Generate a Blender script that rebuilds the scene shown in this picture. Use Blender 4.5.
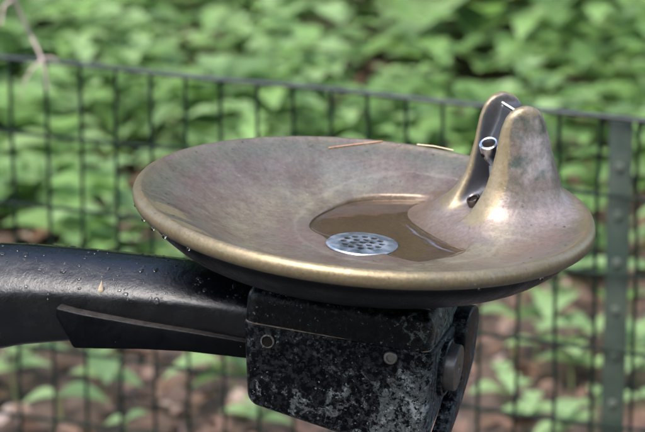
import bpy, bmesh, math, random
import numpy as np
from mathutils import Vector, Matrix, Euler

random.seed(7)
rng = np.random.default_rng(11)
R = math.radians
scn = bpy.context.scene
for o in list(bpy.data.objects):
    bpy.data.objects.remove(o)

# ------------------------------------------------------------------ camera
CAM_Z = 1.583
cam_d = bpy.data.cameras.new('camera')
cam = bpy.data.objects.new('camera', cam_d)
scn.collection.objects.link(cam)
cam.location = (-0.0333, -2.2490, CAM_Z)
cam.rotation_euler = (R(90 - 17), 0, 0)
cam_d.sensor_width = 36
cam_d.lens = 167.4
cam_d.clip_end = 300
cam_d.dof.use_dof = True
cam_d.dof.focus_distance = 2.30
cam_d.dof.aperture_fstop = 10.8
scn.camera = cam

# ------------------------------------------------------------------ sky, sun, exposure
SUN_EL, SUN_AZ = 58, 205          # azimuth the light comes from, clockwise from +Y
w = bpy.data.worlds.new('World'); scn.world = w; w.use_nodes = True
nt = w.node_tree
sky = nt.nodes.new('ShaderNodeTexSky'); sky.sky_type = 'NISHITA'; sky.sun_disc = False
sky.sun_elevation = R(SUN_EL); sky.sun_rotation = R(SUN_AZ)
sky.air_density = 1.0; sky.dust_density = 3.0
bg = nt.nodes['Background']; bg.inputs[1].default_value = 0.15
nt.links.new(sky.outputs[0], bg.inputs[0])
sd = bpy.data.lights.new('sun', 'SUN'); sd.energy = 1.15; sd.angle = R(38); sd.color = (1, .98, .95)
sun = bpy.data.objects.new('sun', sd); scn.collection.objects.link(sun)
dirv = Vector((math.sin(R(SUN_AZ)) * math.cos(R(SUN_EL)), math.cos(R(SUN_AZ)) * math.cos(R(SUN_EL)), math.sin(R(SUN_EL))))
sun.rotation_euler = dirv.to_track_quat('Z', 'Y').to_euler()
sun.location = (0, 0, 8)
scn.view_settings.view_transform = 'Standard'
scn.view_settings.look = 'None'
scn.view_settings.gamma = 1
scn.view_settings.exposure = 2.0

# ------------------------------------------------------------------ helpers
col = scn.collection

def tag(o, label=None, cat=None, group=None, kind=None):
    if label: o['label'] = label
    if cat: o['category'] = cat
    if group: o['group'] = group
    if kind: o['kind'] = kind
    return o

def empty(name, loc=(0, 0, 0), rot=(0, 0, 0)):
    o = bpy.data.objects.new(name, None); col.objects.link(o)
    o.location = loc; o.rotation_euler = rot; o.empty_display_size = .05
    return o

def link(name, me, m, parent=None, smooth=True):
    o = bpy.data.objects.new(name, me); col.objects.link(o)
    if m: me.materials.append(m)
    if parent: o.parent = parent
    if smooth and len(me.polygons):
        me.polygons.foreach_set('use_smooth', [True] * len(me.polygons))
    me.update()
    return o

def mesh_np(name, verts, faces):
    me = bpy.data.meshes.new(name)
    me.from_pydata([tuple(v) for v in verts], [], [tuple(f) for f in faces])
    me.update()
    return me

def bm_obj(name, bm, m, parent=None, smooth=True, angle=40):
    me = bpy.data.meshes.new(name)
    bmesh.ops.recalc_face_normals(bm, faces=bm.faces)
    if smooth:
        for e in bm.edges:
            if len(e.link_faces) == 2 and e.calc_face_angle(0) > R(angle): e.smooth = False
    bm.to_mesh(me); bm.free()
    return link(name, me, m, parent, smooth)

def tube(bm, pts, rad, seg=8, cap=True):
    pts = [Vector(p) for p in pts]
    n = len(pts)
    if not hasattr(rad, '__len__'): rad = [rad] * n
    rings = []
    up = Vector((0, 0, 1))
    for i, p in enumerate(pts):
        t = (pts[min(i + 1, n - 1)] - pts[max(i - 1, 0)]).normalized()
        a = up if abs(t.dot(up)) < .9 else Vector((1, 0, 0))
        s = t.cross(a).normalized(); q = s.cross(t).normalized()
        rings.append([bm.verts.new(p + (s * math.cos(2 * math.pi * k / seg) + q * math.sin(2 * math.pi * k / seg)) * rad[i]) for k in range(seg)])
    for i in range(n - 1):
        for k in range(seg):
            bm.faces.new((rings[i][k], rings[i][(k + 1) % seg], rings[i + 1][(k + 1) % seg], rings[i + 1][k]))
    if cap:
        bm.faces.new(rings[0][::-1]); bm.faces.new(rings[-1])

def lathe(bm, prof, seg=48, mat=Matrix()):
    rings = []
    for r, z in prof:
        if r < 1e-6: rings.append([bm.verts.new(mat @ Vector((0, 0, z)))])
        else: rings.append([bm.verts.new(mat @ Vector((r * math.cos(2 * math.pi * k / seg), r * math.sin(2 * math.pi * k / seg), z))) for k in range(seg)])
    for a, b in zip(rings[:-1], rings[1:]):
        for k in range(seg):
            f = []
            f.append(a[k % len(a)]); 
            if len(a) > 1: f.append(a[(k + 1) % len(a)])
            if len(b) > 1: f.append(b[(k + 1) % len(b)])
            f.append(b[k % len(b)])
            if len(f) > 2: bm.faces.new(f)

# ------------------------------------------------------------------ materials
def newmat(name):
    m = bpy.data.materials.new(name); m.use_nodes = True
    t = m.node_tree; p = t.nodes['Principled BSDF']
    return m, t, p

class N:
    """small node-writing helper"""
    def __init__(s, t): s.t = t
    def node(s, typ, **kw):
        n = s.t.nodes.new(typ)
        for k, v in kw.items(): setattr(n, k, v)
        return n
    def L(s, a, b): s.t.links.new(a, b)
    def coord(s, which='Object'): return s.node('ShaderNodeTexCoord').outputs[which]
    def mapping(s, vec, scale=(1, 1, 1), loc=(0, 0, 0)):
        n = s.node('ShaderNodeMapping'); s.L(vec, n.inputs[0]); n.inputs['Scale'].default_value = scale; n.inputs['Location'].default_value = loc
        return n.outputs[0]
    def noise(s, vec, scale, detail=4, rough=.6, dist=0):
        n = s.node('ShaderNodeTexNoise'); s.L(vec, n.inputs['Vector'])
        n.inputs['Scale'].default_value = scale; n.inputs['Detail'].default_value = detail
        n.inputs['Roughness'].default_value = rough; n.inputs['Distortion'].default_value = dist
        return n.outputs['Fac']
    def ramp(s, fac, stops):
        n = s.node('ShaderNodeValToRGB'); s.L(fac, n.inputs[0])
        e = n.color_ramp.elements
        while len(e) < len(stops): e.new(.5)
        for i, (p, c) in enumerate(stops):
            e[i].position = p
            e[i].color = (c, c, c, 1) if not hasattr(c, '__len__') else (*c, 1)
        return n.outputs['Color']
    def mix(s, fac, a, b, mode='MIX'):
        n = s.node('ShaderNodeMix', data_type='RGBA', blend_type=mode)
        for sock, v in ((n.inputs[0], fac), (n.inputs[6], a), (n.inputs[7], b)):
            if isinstance(v, (int, float)): sock.default_value = v if sock == n.inputs[0] else (v, v, v, 1)
            elif isinstance(v, tuple): sock.default_value = (*v, 1)
            else: s.L(v, sock)
        return n.outputs[2]
    def math(s, op, a, b=0., c=None, clamp=False):
        n = s.node('ShaderNodeMath', operation=op); n.use_clamp = clamp
        for i, v in enumerate((a, b) + ((c,) if c is not None else ())):
            if isinstance(v, (int, float)): n.inputs[i].default_value = v
            else: s.L(v, n.inputs[i])
        return n.outputs[0]
    def sep(s, vec):
        n = s.node('ShaderNodeSeparateXYZ'); s.L(vec, n.inputs[0]); return n.outputs
    def maprange(s, v, a, b, c=0, d=1, smooth=True):
        n = s.node('ShaderNodeMapRange'); n.interpolation_type = 'SMOOTHSTEP' if smooth else 'LINEAR'
        s.L(v, n.inputs[0])
        for i, x in zip((1, 2, 3, 4), (a, b, c, d)): n.inputs[i].default_value = x
        return n.outputs[0]
    def bump(s, h, strength, dist, p):
        n = s.node('ShaderNodeBump'); s.L(h, n.inputs['Height']); n.inputs['Strength'].default_value = strength
        n.inputs['Distance'].default_value = dist
        s.L(n.outputs[0], p.inputs['Normal']); return n

CX, CY = 0.118, 0.045            # bubbler guard centre in the basin's own coordinates
U = (0.92, 0.392)                # along the plates, away from the drain

def bronze_mat():
    m, t, p = newmat('weathered_bronze'); n = N(t)
    co = n.coord(); X, Y, Z = n.sep(co)
    r = n.math('SQRT', n.math('ADD', n.math('MULTIPLY', X, X), n.math('MULTIPLY', Y, Y)))
    big = n.noise(co, 14, 4, .6); mid = n.noise(co, 60, 5, .65); fine = n.noise(co, 420, 4, .7)
    # patina of the bowl: brown with a purplish pink cast and greenish grey clouds
    c = n.mix(n.ramp(big, [(.36, 0.), (.62, 1.)]), (.090, .063, .050), (.135, .128, .108))
    c = n.mix(n.math('MULTIPLY', n.ramp(n.noise(co, 9, 3, .5), [(.44, 0.), (.64, 1.)]), .60), c, (.170, .112, .100))
    c = n.mix(n.math('MULTIPLY', n.ramp(mid, [(.46, 0.), (.64, 1.)]), .32), c, (.115, .122, .09))
    # olive gold stain nearer the floor
    stain = n.math('MULTIPLY', n.maprange(r, .055, .095, 0, 1), n.maprange(r, .10, .145, 1, 0))
    c = n.mix(n.math('MULTIPLY', stain, n.ramp(mid, [(.3, .15), (.7, .75)])), c, (.21, .18, .115))
    sx = n.math('SUBTRACT', X, .036); sy = n.math('MULTIPLY', n.math('SUBTRACT', Y, .034), .85)
    rs_ = n.math('ADD', n.math('SQRT', n.math('ADD', n.math('MULTIPLY', sx, sx), n.math('MULTIPLY', sy, sy))), n.math('MULTIPLY', mid, .012))
    c = n.mix(n.maprange(rs_, .088, .062, 0, .85), c, (.135, .092, .066))
    # green grey bloom low on the outside of the guard
    zg = n.maprange(Z, .0, .03, 0, 1)
    gcol = n.mix(n.ramp(mid, [(.35, 0.), (.62, 1.)]), (.085, .10, .072), (.165, .13, .115))
    gcol = n.mix(n.math('MULTIPLY', n.ramp(n.noise(co, 38, 4, .7), [(.55, 0.), (.66, 1.)]), .8), gcol, (.045, .085, .08))
    gcol = n.mix(n.math('MULTIPLY', n.ramp(n.noise(co, 26, 3, .6), [(.52, 0.), (.66, 1.)]), .75), gcol, (.34, .30, .30))
    c = n.mix(zg, c, gcol)
    # dark greenish film just inside the rim, broken and uneven
    film = n.math('MULTIPLY', n.math('MULTIPLY', n.maprange(r, .146, .162), n.maprange(r, .176, .168)), n.ramp(n.noise(co, 48, 5, .75), [(.36, 0.), (.60, 1.)]))
    c = n.mix(n.math('MULTIPLY', film, .8), c, (.095, .098, .070))
    gx_ = n.math('SUBTRACT', X, CX); gy_ = n.math('SUBTRACT', Y, CY)
    rg = n.math('ADD', n.math('SQRT', n.math('ADD', n.math('MULTIPLY', gx_, gx_), n.math('MULTIPLY', gy_, gy_))), n.math('MULTIPLY', mid, .03))
    skirt = n.math('MULTIPLY', n.maprange(rg, .095, .060), n.maprange(Z, .03, .0))
    c = n.mix(n.math('MULTIPLY', skirt, .75), c, n.mix(n.ramp(big, [(.4, 0.), (.6, 1.)]), (.235, .195, .178), (.20, .158, .142)))
    grain = n.ramp(n.noise(co, 300, 3, .7), [(.3, .74), (.7, 1.18)])
    c = n.mix(1.0, c, grain, 'MULTIPLY')
    # worn brass: rim crest and rim face, leading edges of the two plates
    wr = n.maprange(n.math('ADD', r, n.math('MULTIPLY', n.math('SUBTRACT', mid, .5), .018)), .164, .178, 0, 1)
    wr = n.math('MULTIPLY', wr, n.maprange(Y, .13, -.06, .30, 1))
    wr = n.math('MULTIPLY', wr, n.ramp(n.noise(co, 32, 4, .7), [(.34, .25), (.50, 1.)]))
    a = n.math('ADD', n.math('MULTIPLY', n.math('SUBTRACT', X, CX), U[0]), n.math('MULTIPLY', n.math('SUBTRACT', Y, CY), U[1]))
    b = n.math('ABSOLUTE', n.math('ADD', n.math('MULTIPLY', n.math('SUBTRACT', X, CX), U[1]), n.math('MULTIPLY', n.math('SUBTRACT', Y, CY), -U[0])))
    at = t.nodes.new('ShaderNodeAttribute'); at.attribute_name = 'worn'
    we = n.math('MULTIPLY', n.maprange(n.math('ADD', at.outputs['Fac'], n.math('MULTIPLY', n.math('SUBTRACT', mid, .5), .7)), .35, .75), .9)
    worn = n.math('MAXIMUM', wr, we)
    brass = n.mix(n.ramp(fine, [(.2, 0.), (.85, 1.)]), (.145, .112, .062), (.25, .202, .122))
    brass = n.mix(n.math('MULTIPLY', n.ramp(mid, [(.5, 0.), (.7, 1.)]), .5), brass, (.15, .13, .065))
    c = n.mix(worn, c, brass)
    # radial drip trails and fine wiping scratches
    ang = n.math('ARCTAN2', Y, X)
    cv = t.nodes.new('ShaderNodeCombineXYZ'); n.L(n.math('MULTIPLY', ang, 22.), cv.inputs[0]); n.L(n.math('MULTIPLY', r, 14.), cv.inputs[1])
    drip = n.noise(cv.outputs[0], 1.0, 5, .7, .4)
    c = n.mix(n.math('MULTIPLY', n.ramp(drip, [(.56, 0.), (.66, 1.)]), n.math('MULTIPLY', n.maprange(r, .075, .12), .13)), c, (.25, .22, .19))
    c = n.mix(n.math('MULTIPLY', n.ramp(drip, [(.33, 1.), (.42, 0.)]), n.math('MULTIPLY', n.maprange(r, .075, .12), .22)), c, (.07, .052, .042))
    scr = n.noise(n.mapping(co, (26, 900, 60)), 1.0, 2, .5)
    c = n.mix(n.math('MULTIPLY', n.ramp(scr, [(.68, 0.), (.71, 1.)]), .10), c, (.42, .38, .32))
    ringw = n.math('ADD', n.math('ABSOLUTE', n.math('SUBTRACT', rs_, .094)), n.math('MULTIPLY', n.math('ABSOLUTE', n.math('SUBTRACT', big, .5)), .02))
    c = n.mix(n.maprange(ringw, .004, .001, 0, .22), c, (.30, .26, .20))
    # small dark pits and pale mineral specks
    c = n.mix(n.math('MULTIPLY', n.ramp(n.noise(co, 170, 3, .7), [(.66, 0.), (.72, 1.)]), .75), c, (.05, .04, .03))
    c = n.mix(n.math('MULTIPLY', n.ramp(n.noise(co, 260, 2, .6), [(.72, 0.), (.76, 1.)]), .4), c, (.42, .39, .34))
    # inside of the slot tinted dark bluish grey
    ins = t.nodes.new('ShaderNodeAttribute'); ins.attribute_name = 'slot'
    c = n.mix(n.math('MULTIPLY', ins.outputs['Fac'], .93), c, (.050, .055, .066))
    n.L(c, p.inputs['Base Color'])
    n.L(n.mix(wr, .45, .66), p.inputs['Metallic'])
    n.L(n.mix(worn, n.ramp(mid, [(.3, .29), (.7, .46)]), n.ramp(fine, [(.3, .35), (.7, .50)])), p.inputs['Roughness'])
    h = n.math('ADD', n.math('MULTIPLY', fine, .25), n.math('ADD', mid, n.math('MULTIPLY', n.noise(co, 30, 3, .5), 1.2)))
    n.bump(h, .35, .0012, p)
    return m

def black_mat(name='worn_black_paint', patina=0.0, wet=.3, patch=(.115, .13, .13), spec=.3, xb=1.25, off=0., ledge_light=0.):
    m, t, p = newmat(name); n = N(t)
    co = n.coord(); X, Y, Z = n.sep(co)
    big = n.noise(co, 22, 3, .6); mid = n.noise(co, 85, 7, .74, .8); fine = n.noise(co, 500, 4, .7)
    c = n.mix(n.ramp(mid, [(.35, 0.), (.75, 1.)]), (.0006, .0008, .0012), (.002, .0024, .0034))
    rough = n.ramp(n.noise(co, 45, 4, .6), [(.35, wet * .7), (.7, wet * 1.5)])
    if patina:
        # chipped paint: scattered flakes, more of them to the right and low down
        bias = n.math('ADD', n.math('MULTIPLY', X, xb), n.math('ADD', n.math('MULTIPLY', n.math('ADD', Z, .135), -.35), off))
        f = n.math('ADD', n.math('ADD', n.math('MULTIPLY', mid, .62), n.math('MULTIPLY', big, .48)), bias)
        msk = n.maprange(f, .634 - patina * .07, .650 - patina * .06)
        f2 = n.noise(co, 230, 4, .75)
        msk = n.math('MULTIPLY', msk, n.ramp(f2, [(.42, 0.0), (.50, 1.)]))
        gp = t.nodes.new('ShaderNodeNewGeometry').outputs['Pointiness']
        edge = n.math('MULTIPLY', n.maprange(gp, .515, .56), n.ramp(f2, [(.48, 0.), (.56, 1.)]))
        msk = n.math('MAXIMUM', msk, n.math('MULTIPLY', edge, .7))
        pc = n.mix(n.ramp(fine, [(.35, 0.), (.7, 1.)]), tuple(x * .35 for x in patch), patch)
        pc = n.mix(n.ramp(n.noise(co, 95, 4, .8), [(.55, 0.), (.63, 1.)]), pc, tuple(min(.5, x * 2.0) for x in patch))
        c = n.mix(n.math('MULTIPLY', msk, .74), c, pc)
        rough = n.mix(msk, rough, .7)
        spk = n.ramp(n.noise(co, 340, 2, .6), [(.68, 0.), (.71, 1.)])
        c = n.mix(n.math('MULTIPLY', spk, .4), c, (.3, .32, .32))
    else:
        spk = n.ramp(n.noise(co, 260, 2, .6), [(.76, 0.), (.79, 1.)])
        c = n.mix(n.math('MULTIPLY', spk, .5), c, (.3, .31, .33))
    if ledge_light:  # upward faces painted lighter, as a ledge catching the light
        ge = t.nodes.new('ShaderNodeNewGeometry'); nz_ = n.sep(ge.outputs['True Normal'])[2]
        dm = n.math('MULTIPLY', n.maprange(nz_, .55, .9), n.ramp(n.noise(co, 130, 4, .7), [(.3, .25), (.6, 1.)]))
        c = n.mix(n.math('MULTIPLY', dm, ledge_light), c, (.030, .026, .024))
    n.L(c, p.inputs['Base Color']); n.L(rough, p.inputs['Roughness'])
    p.inputs['Specular IOR Level'].default_value = spec
    h = n.math('ADD', n.math('MULTIPLY', n.noise(co, 190, 4, .7), .8), n.math('ADD', mid, n.math('MULTIPLY', fine, .35)))
    n.bump(h, .34, .0012, p)
    return m

def metal_mat(name, c, rough=.25, noise_amt=.1):
    m, t, p = newmat(name); n = N(t)
    co = n.coord(); f = n.noise(co, 260, 4, .7)
    n.L(n.mix(n.ramp(f, [(.3, 0.), (.7, 1.)]), tuple(x * (1 - noise_amt * 3) for x in c), c), p.inputs['Base Color'])
    p.inputs['Metallic'].default_value = 1
    n.L(n.ramp(n.noise(co, 90, 4, .6), [(.3, rough * .7), (.7, rough * 1.5)]), p.inputs['Roughness'])
    n.bump(f, .06, .0003, p)
    return m

def plain_mat(name, c1, c2, scale=40, rough=.6, bump=.3, dist=.002):
    m, t, p = newmat(name); n = N(t)
    co = n.coord(); f = n.noise(co, scale, 5, .65)
    n.L(n.mix(n.ramp(f, [(.35, 0.), (.65, 1.)]), c1, c2), p.inputs['Base Color'])
    p.inputs['Roughness'].default_value = rough
    n.bump(f, bump, dist, p)
    return m

def water_mat():
    m, t, p = newmat('still_water'); n = N(t)
    p.inputs['Base Color'].default_value = (.88, .80, .70, 1)
    p.inputs['Transmission Weight'].default_value = 1
    p.inputs['Roughness'].default_value = .03
    p.inputs['IOR'].default_value = 1.33
    n.bump(n.noise(n.coord(), 26, 2, .4), .012, .002, p)
    return m

def leaf_mat(name, dark, light, trans=.35):
    m, t, p = newmat(name); n = N(t)
    at = t.nodes.new('ShaderNodeAttribute'); at.attribute_name = 'tint'
    c = n.mix(at.outputs['Fac'], dark, light)
    c = n.mix(n.math('MULTIPLY', n.noise(n.coord(), 60, 3, .6), .5), c, tuple(x * .6 for x in dark))
    n.L(c, p.inputs['Base Color']); p.inputs['Roughness'].default_value = .5
    tr = t.nodes.new('ShaderNodeBsdfTranslucent'); n.L(n.mix(.5, c, (.25, .45, .08)), tr.inputs[0])
    mx = t.nodes.new('ShaderNodeMixShader'); mx.inputs[0].default_value = trans + .15
    n.L(p.outputs[0], mx.inputs[1]); n.L(tr.outputs[0], mx.inputs[2])
    n.L(mx.outputs[0], t.nodes['Material Output'].inputs[0])
    return m

M_bronze = bronze_mat()
M_black = black_mat('wet_black_paint', 0, .24, spec=.46)
M_rib = black_mat('dusty_black_paint', 0, .35, spec=.10, ledge_light=.9)
M_chip = black_mat('chipped_black_paint', 1.0, .34, spec=.08)
M_cap = black_mat('rubbed_black_paint', 1.0, .30, (.20, .235, .205), spec=.18, xb=3.1, off=-.118)
M_flange = black_mat('stained_black_paint', 1.0, .36, (.085, .10, .10), spec=.18, xb=0., off=.020)
M_under = black_mat('underside_black_paint', 0, .34, spec=.13)
M_steel = metal_mat('brushed_steel', (.42, .44, .47), .40, .04)
M_chrome = metal_mat('dull_chrome', (.62, .64, .67), .24, .08)
M_button = metal_mat('worn_button_steel', (.17, .16, .15), .40)
M_dark = plain_mat('dark_cavity', (.006, .005, .005), (.014, .012, .010), 80, .9)  # near-black colour stands in for the shade inside holes
M_dark.node_tree.nodes['Principled BSDF'].inputs['Specular IOR Level'].default_value = .05
M_water = water_mat()
M_leafA = leaf_mat('leaf_green', (.095, .18, .058), (.26, .42, .145))
M_leafB = leaf_mat('leaf_pale_green', (.13, .22, .092), (.33, .47, .215))
M_wood_leaf = leaf_mat('tree_leaf', (.035, .07, .022), (.08, .14, .045), .3)
M_stem = plain_mat('green_stem', (.10, .15, .05), (.16, .17, .07))
M_wire = plain_mat('green_black_wire_coating', (.0015, .006, .0035), (.005, .014, .009), 60, .6)
M_wire.node_tree.nodes['Principled BSDF'].inputs['Specular IOR Level'].default_value = .15
M_topwire = plain_mat('green_black_wire_rail', (.004, .009, .008), (.028, .034, .034), 12, .4)
M_post = plain_mat('green_painted_steel', (.013, .026, .018), (.034, .045, .033), 25, .45)
M_rivet = plain_mat('pale_rivet', (.035, .046, .036), (.06, .072, .056), 90, .5)
M_twig = plain_mat('grey_pink_bark', (.30, .23, .20), (.42, .34, .30), 90, .8)
M_needle = plain_mat('dry_needle', (.30, .15, .08), (.42, .26, .14), 90, .6)
M_needle2 = plain_mat('pale_dry_needle', (.5, .38, .24), (.58, .48, .32), 90, .6)
M_bark = plain_mat('tree_bark', (.06, .05, .04), (.13, .11, .09), 20, .9)

def soil_mat():
    m, t, p = newmat('forest_soil'); n = N(t)
    co = n.coord(); f = n.noise(co, 9, 8, .7); g = n.noise(co, 55, 6, .7)
    c = n.mix(n.ramp(f, [(.35, 0.), (.65, 1.)]), (.05, .030, .020), (.10, .064, .044))
    c = n.mix(n.math('MULTIPLY', n.ramp(g, [(.5, 0.), (.7, 1.)]), .6), c, (.16, .12, .10))
    n.L(c, p.inputs['Base Color']); p.inputs['Roughness'].default_value = .85
    n.bump(n.math('ADD', f, g), .8, .02, p)
    return m
M_soil = soil_mat()

def litter_mat():
    m, t, p = newmat('dead_leaf'); n = N(t)
    at = t.nodes.new('ShaderNodeAttribute'); at.attribute_name = 'tint'
    c = n.ramp(at.outputs['Fac'], [(0, (.032, .017, .010)), (.5, (.085, .044, .026)), (.9, (.125, .072, .048)), (1, (.22, .17, .14))])
    n.L(c, p.inputs['Base Color']); p.inputs['Roughness'].default_value = .6
    return m
M_litter = litter_mat()

# ------------------------------------------------------------------ setting: ground
def ground():
    xs = np.concatenate([np.linspace(-40, -3, 20)[:-1], np.linspace(-3, 3, 60), np.linspace(3, 40, 20)[1:]])
    ys = np.concatenate([np.linspace(-20, 1, 14)[:-1], np.linspace(1, 10, 90), np.linspace(10, 60, 24)[1:]])
    V = []
    for y in ys:
        for x in xs:
            k = 1 if 0 < y < 12 else .4
            z = -.02 * k + .018 * k * (math.sin(x * 2.3 + y * 1.1) * math.cos(y * 2.9 - x) + .6 * math.sin(5.1 * x - 3.3 * y))
            V.append((x, y, z))
    nx = len(xs)
    F = [(j * nx + i, j * nx + i + 1, (j + 1) * nx + i + 1, (j + 1) * nx + i) for j in range(len(ys) - 1) for i in range(nx - 1)]
    o = link('ground', mesh_np('ground', V, F), M_soil)
    tag(o, kind='structure')
ground()
def path():  # unseen dark ground added so the black paint reflects less light
    xs = np.linspace(-14, 14, 60); ys = np.linspace(-8.5, .95, 24)
    V = [(x, y, .030 + .004 * math.sin(x * 1.3) * math.cos(y * 1.7)) for y in ys for x in xs]
    F = [(j * 60 + i, j * 60 + i + 1, (j + 1) * 60 + i + 1, (j + 1) * 60 + i) for j in range(23) for i in range(59)]
    o = link('path', mesh_np('path', V, F), plain_mat('asphalt', (.035, .035, .036), (.06, .06, .058), 160, .85, .5, .004))
    tag(o, kind='structure')
path()

# ------------------------------------------------------------------ leaves
LEAF_T = np.array([0, .12, .3, .5, .72, .9, 1.0])
LEAF_W = np.array([.02, .24, .40, .40, .26, .10, .0])

def leaf_batch(specs):
    """specs: list of (base, dir, up, length, width, droop, tint) -> verts, faces, tints (per vertex)"""
    V, F, T = [], [], []
    for (b, d, up, L, W, droop, tint) in specs:
        d = d / np.linalg.norm(d)
        s = np.cross(d, up); s /= (np.linalg.norm(s) + 1e-9)
        u = np.cross(s, d)
        k0 = len(V)
        for tt, ww in zip(LEAF_T, LEAF_W):
            c = b + d * (L * tt) + u * (L * (.18 * tt - droop * tt * tt))
            e = s * (W * ww * 1.15); lift = u * (W * ww * .35)
            V += [c - e + lift, c, c + e + lift]; T += [tint] * 3
        for i in range(len(LEAF_T) - 1):
            a = k0 + 3 * i
            F += [(a, a + 1, a + 4, a + 3), (a + 1, a + 2, a + 5, a + 4)]
    return V, F, T

def leaf_obj(name, specs, m, parent=None):
    V, F, T = leaf_batch(specs)
    me = mesh_np(name, V, F)
    at = me.attributes.new('tint', 'FLOAT', 'POINT'); at.data.foreach_set('value', np.array(T, dtype=np.float32))
    return link(name, me, m, parent)

def plant_specs(x, y, h, n, L, base_tint, z0=0.):
    """an upright broad-leaved herb: pairs of leaves up a stem"""
    out, stems = [], []
    lean = rng.normal(0, .12, 2)
    for k in range(n):
        f = (k + 1) / n
        z = z0 + h * f ** .8
        p = np.array([x + lean[0] * h * f, y + lean[1] * h * f, z])
        a0 = k * 1.57 + rng.uniform(-.4, .4)
        for a in (a0, a0 + math.pi):
            el = rng.uniform(-.15, .5)
            d = np.array([math.cos(a) * math.cos(el), math.sin(a) * math.cos(el), math.sin(el)])
            Lk = L * rng.uniform(.65, 1.15) * (1.1 - .35 * f)
            out.append((p, d, np.array([0, 0, 1.]), Lk, Lk * rng.uniform(.75, 1.0), rng.uniform(.2, .6), float(np.clip(base_tint + rng.normal(0, .26), 0, 1))))
    stems = [(x, y, z0), (x + lean[0] * h * .5, y + lean[1] * h * .5, z0 + h * .5), (x + lean[0] * h, y + lean[1] * h, z0 + h)]
    return out, stems

# dense ground cover: nobody could count it
def density(x, y):
    v = .5 + .5 * math.sin(x * 3.1 + 1.3 + 1.5 * math.sin(y * 1.7)) * math.cos(y * 2.6 + x * 1.2)
    y = y + 2.25
    if y < 4.15: return 0
    near = min(1, max(0, (y - (4.7 if x > -.1 else 4.38)) / .8))
    return near * (.35 + .75 * v)
specA, specB = [], []
cnt = 0
for _ in range(13000):
    y = rng.uniform(1.9, 9.2); half = .20 * (y + 2.25) + 1.0
    x = rng.uniform(-half, half)
    if rng.uniform() > density(x, y) * (.74 if x < .2 and y < 3.6 else .50): continue
    tall = .10 + .22 * min(1, max(0, (y - 2.35) / 2.0))
    right = x > .15 and y > 3.4
    h = tall * rng.uniform(.6, 1.35) * (1.25 if right else 1)
    L = float(np.clip(.07 * rng.lognormal(0, .38), .035, .17)) * (1.4 if right else 1)
    s, _st = plant_specs(x, y, h, int(rng.integers(3, 6)), L, rng.uniform(.2, 1.0))
    (specA if (x > 0) ^ (rng.uniform() < .3) else specB).extend(s)
    cnt += 1
tag(leaf_obj('ground_cover', specA, M_leafA), 'dense mid green leafy undergrowth on the ground behind the fence', 'undergrowth', kind='stuff')
tag(leaf_obj('ground_cover', specB, M_leafB), 'pale green leafy undergrowth behind the left of the fence', 'undergrowth', kind='stuff')

# dead leaves on the soil
spec = []
for _ in range(13500):
    y = rng.uniform(1.3, 5.8); half = .18 * (y + 2.3) + 1.0
    x = rng.uniform(-half, half)
    a = rng.uniform(0, 6.28); el = rng.normal(0, .3)
    d = np.array([math.cos(a), math.sin(a), .25 * el]); L = rng.uniform(.018, .05)
    up = np.array([rng.normal(0, .35), rng.normal(0, .35), 1.])
    spec.append((np.array([x, y, rng.uniform(.0, .025)]), d, up, L, L * rng.uniform(.5, .9), rng.uniform(-.3, .4), rng.uniform(0, 1)))
tag(leaf_obj('leaf_litter', spec, M_litter), 'brown dead leaves scattered over the bare soil behind the fence', 'dead leaves', kind='stuff')

# separate low plants that stand on the open soil just behind the fence
def low_plant(x, y, h, n, L, tint, label, mat=None):
    r = empty('seedling', (x, y, 0))
    tag(r, label, 'plant', 'low plants on the bare soil behind the fence')
    s, st = plant_specs(0, 0, h, n, L * 1.25, tint)
    leaf_obj('foliage', s, mat or M_leafB, r)
    bm = bmesh.new(); tube(bm, st, .002, 6); bm_obj('stem', bm, M_stem, r)

LOW = [  # world x, y, height, pairs, leaf length, tint, label
    (-.493, 1.968, .09, 2, .062, .7, 'bright plant low at the very left edge under the arm'),
    (-.411, 1.837, .06, 1, .070, .45, 'broad round-leaved plant low under the left end of the black arm'),
    (-.360, 1.951, .08, 2, .060, .35, 'blue green plant just under the arm where its rib begins'),
    (-.471, 2.080, .10, 3, .060, .8, 'yellowish plant touching the underside of the arm at far left'),
    (-.249, 2.029, .09, 1, .055, .8, 'small plant under the middle of the arm rib'),
    (-.200, 1.985, .11, 2, .065, 1., 'brightest yellow green plant under the arm close to the box'),
    (-.166, 1.960, .08, 2, .055, .9, 'small plant immediately left of the black box'),
    (-.121, 1.820, .05, 2, .055, .5, 'dark low plant peeping out below the black box'),
    (-.314, 1.790, .04, 1, .045, .7, 'tiny seedling on the bottom edge under the arm'),
    (.261, 2.158, .11, 2, .060, .6, 'leafy plant just right of the push button'),
    (.330, 2.196, .13, 3, .070, .6, 'wide-leaved plant below the right edge of the basin'),
    (.240, 1.899, .07, 2, .050, .9, 'yellowish seedling low down right of the box'),
    (.266, 1.840, .05, 2, .045, 1., 'pale seedling at the bottom edge between box and green post'),
    (.318, 1.794, .05, 2, .050, .7, 'plant on the bottom edge left of the green post'),
    (.345, 2.027, .10, 3, .062, .7, 'plant half hidden by the left side of the green post'),
    (.447, 2.004, .10, 3, .070, .7, 'plant at the right edge of the picture beside the green post'),
    (.470, 2.130, .15, 3, .075, .6, 'tallest low plant, behind the right of the green post'),
    (.365, 1.860, .06, 2, .045, .9, 'small bright seedling in front of the foot of the green post'),
    (.294, 2.112, .08, 2, .050, .5, 'dull plant between the push button and the green post'),
    (.430, 1.860, .05, 1, .050, .8, 'small seedling in the lower right corner'),
]
for a in LOW: low_plant(*a)

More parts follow.
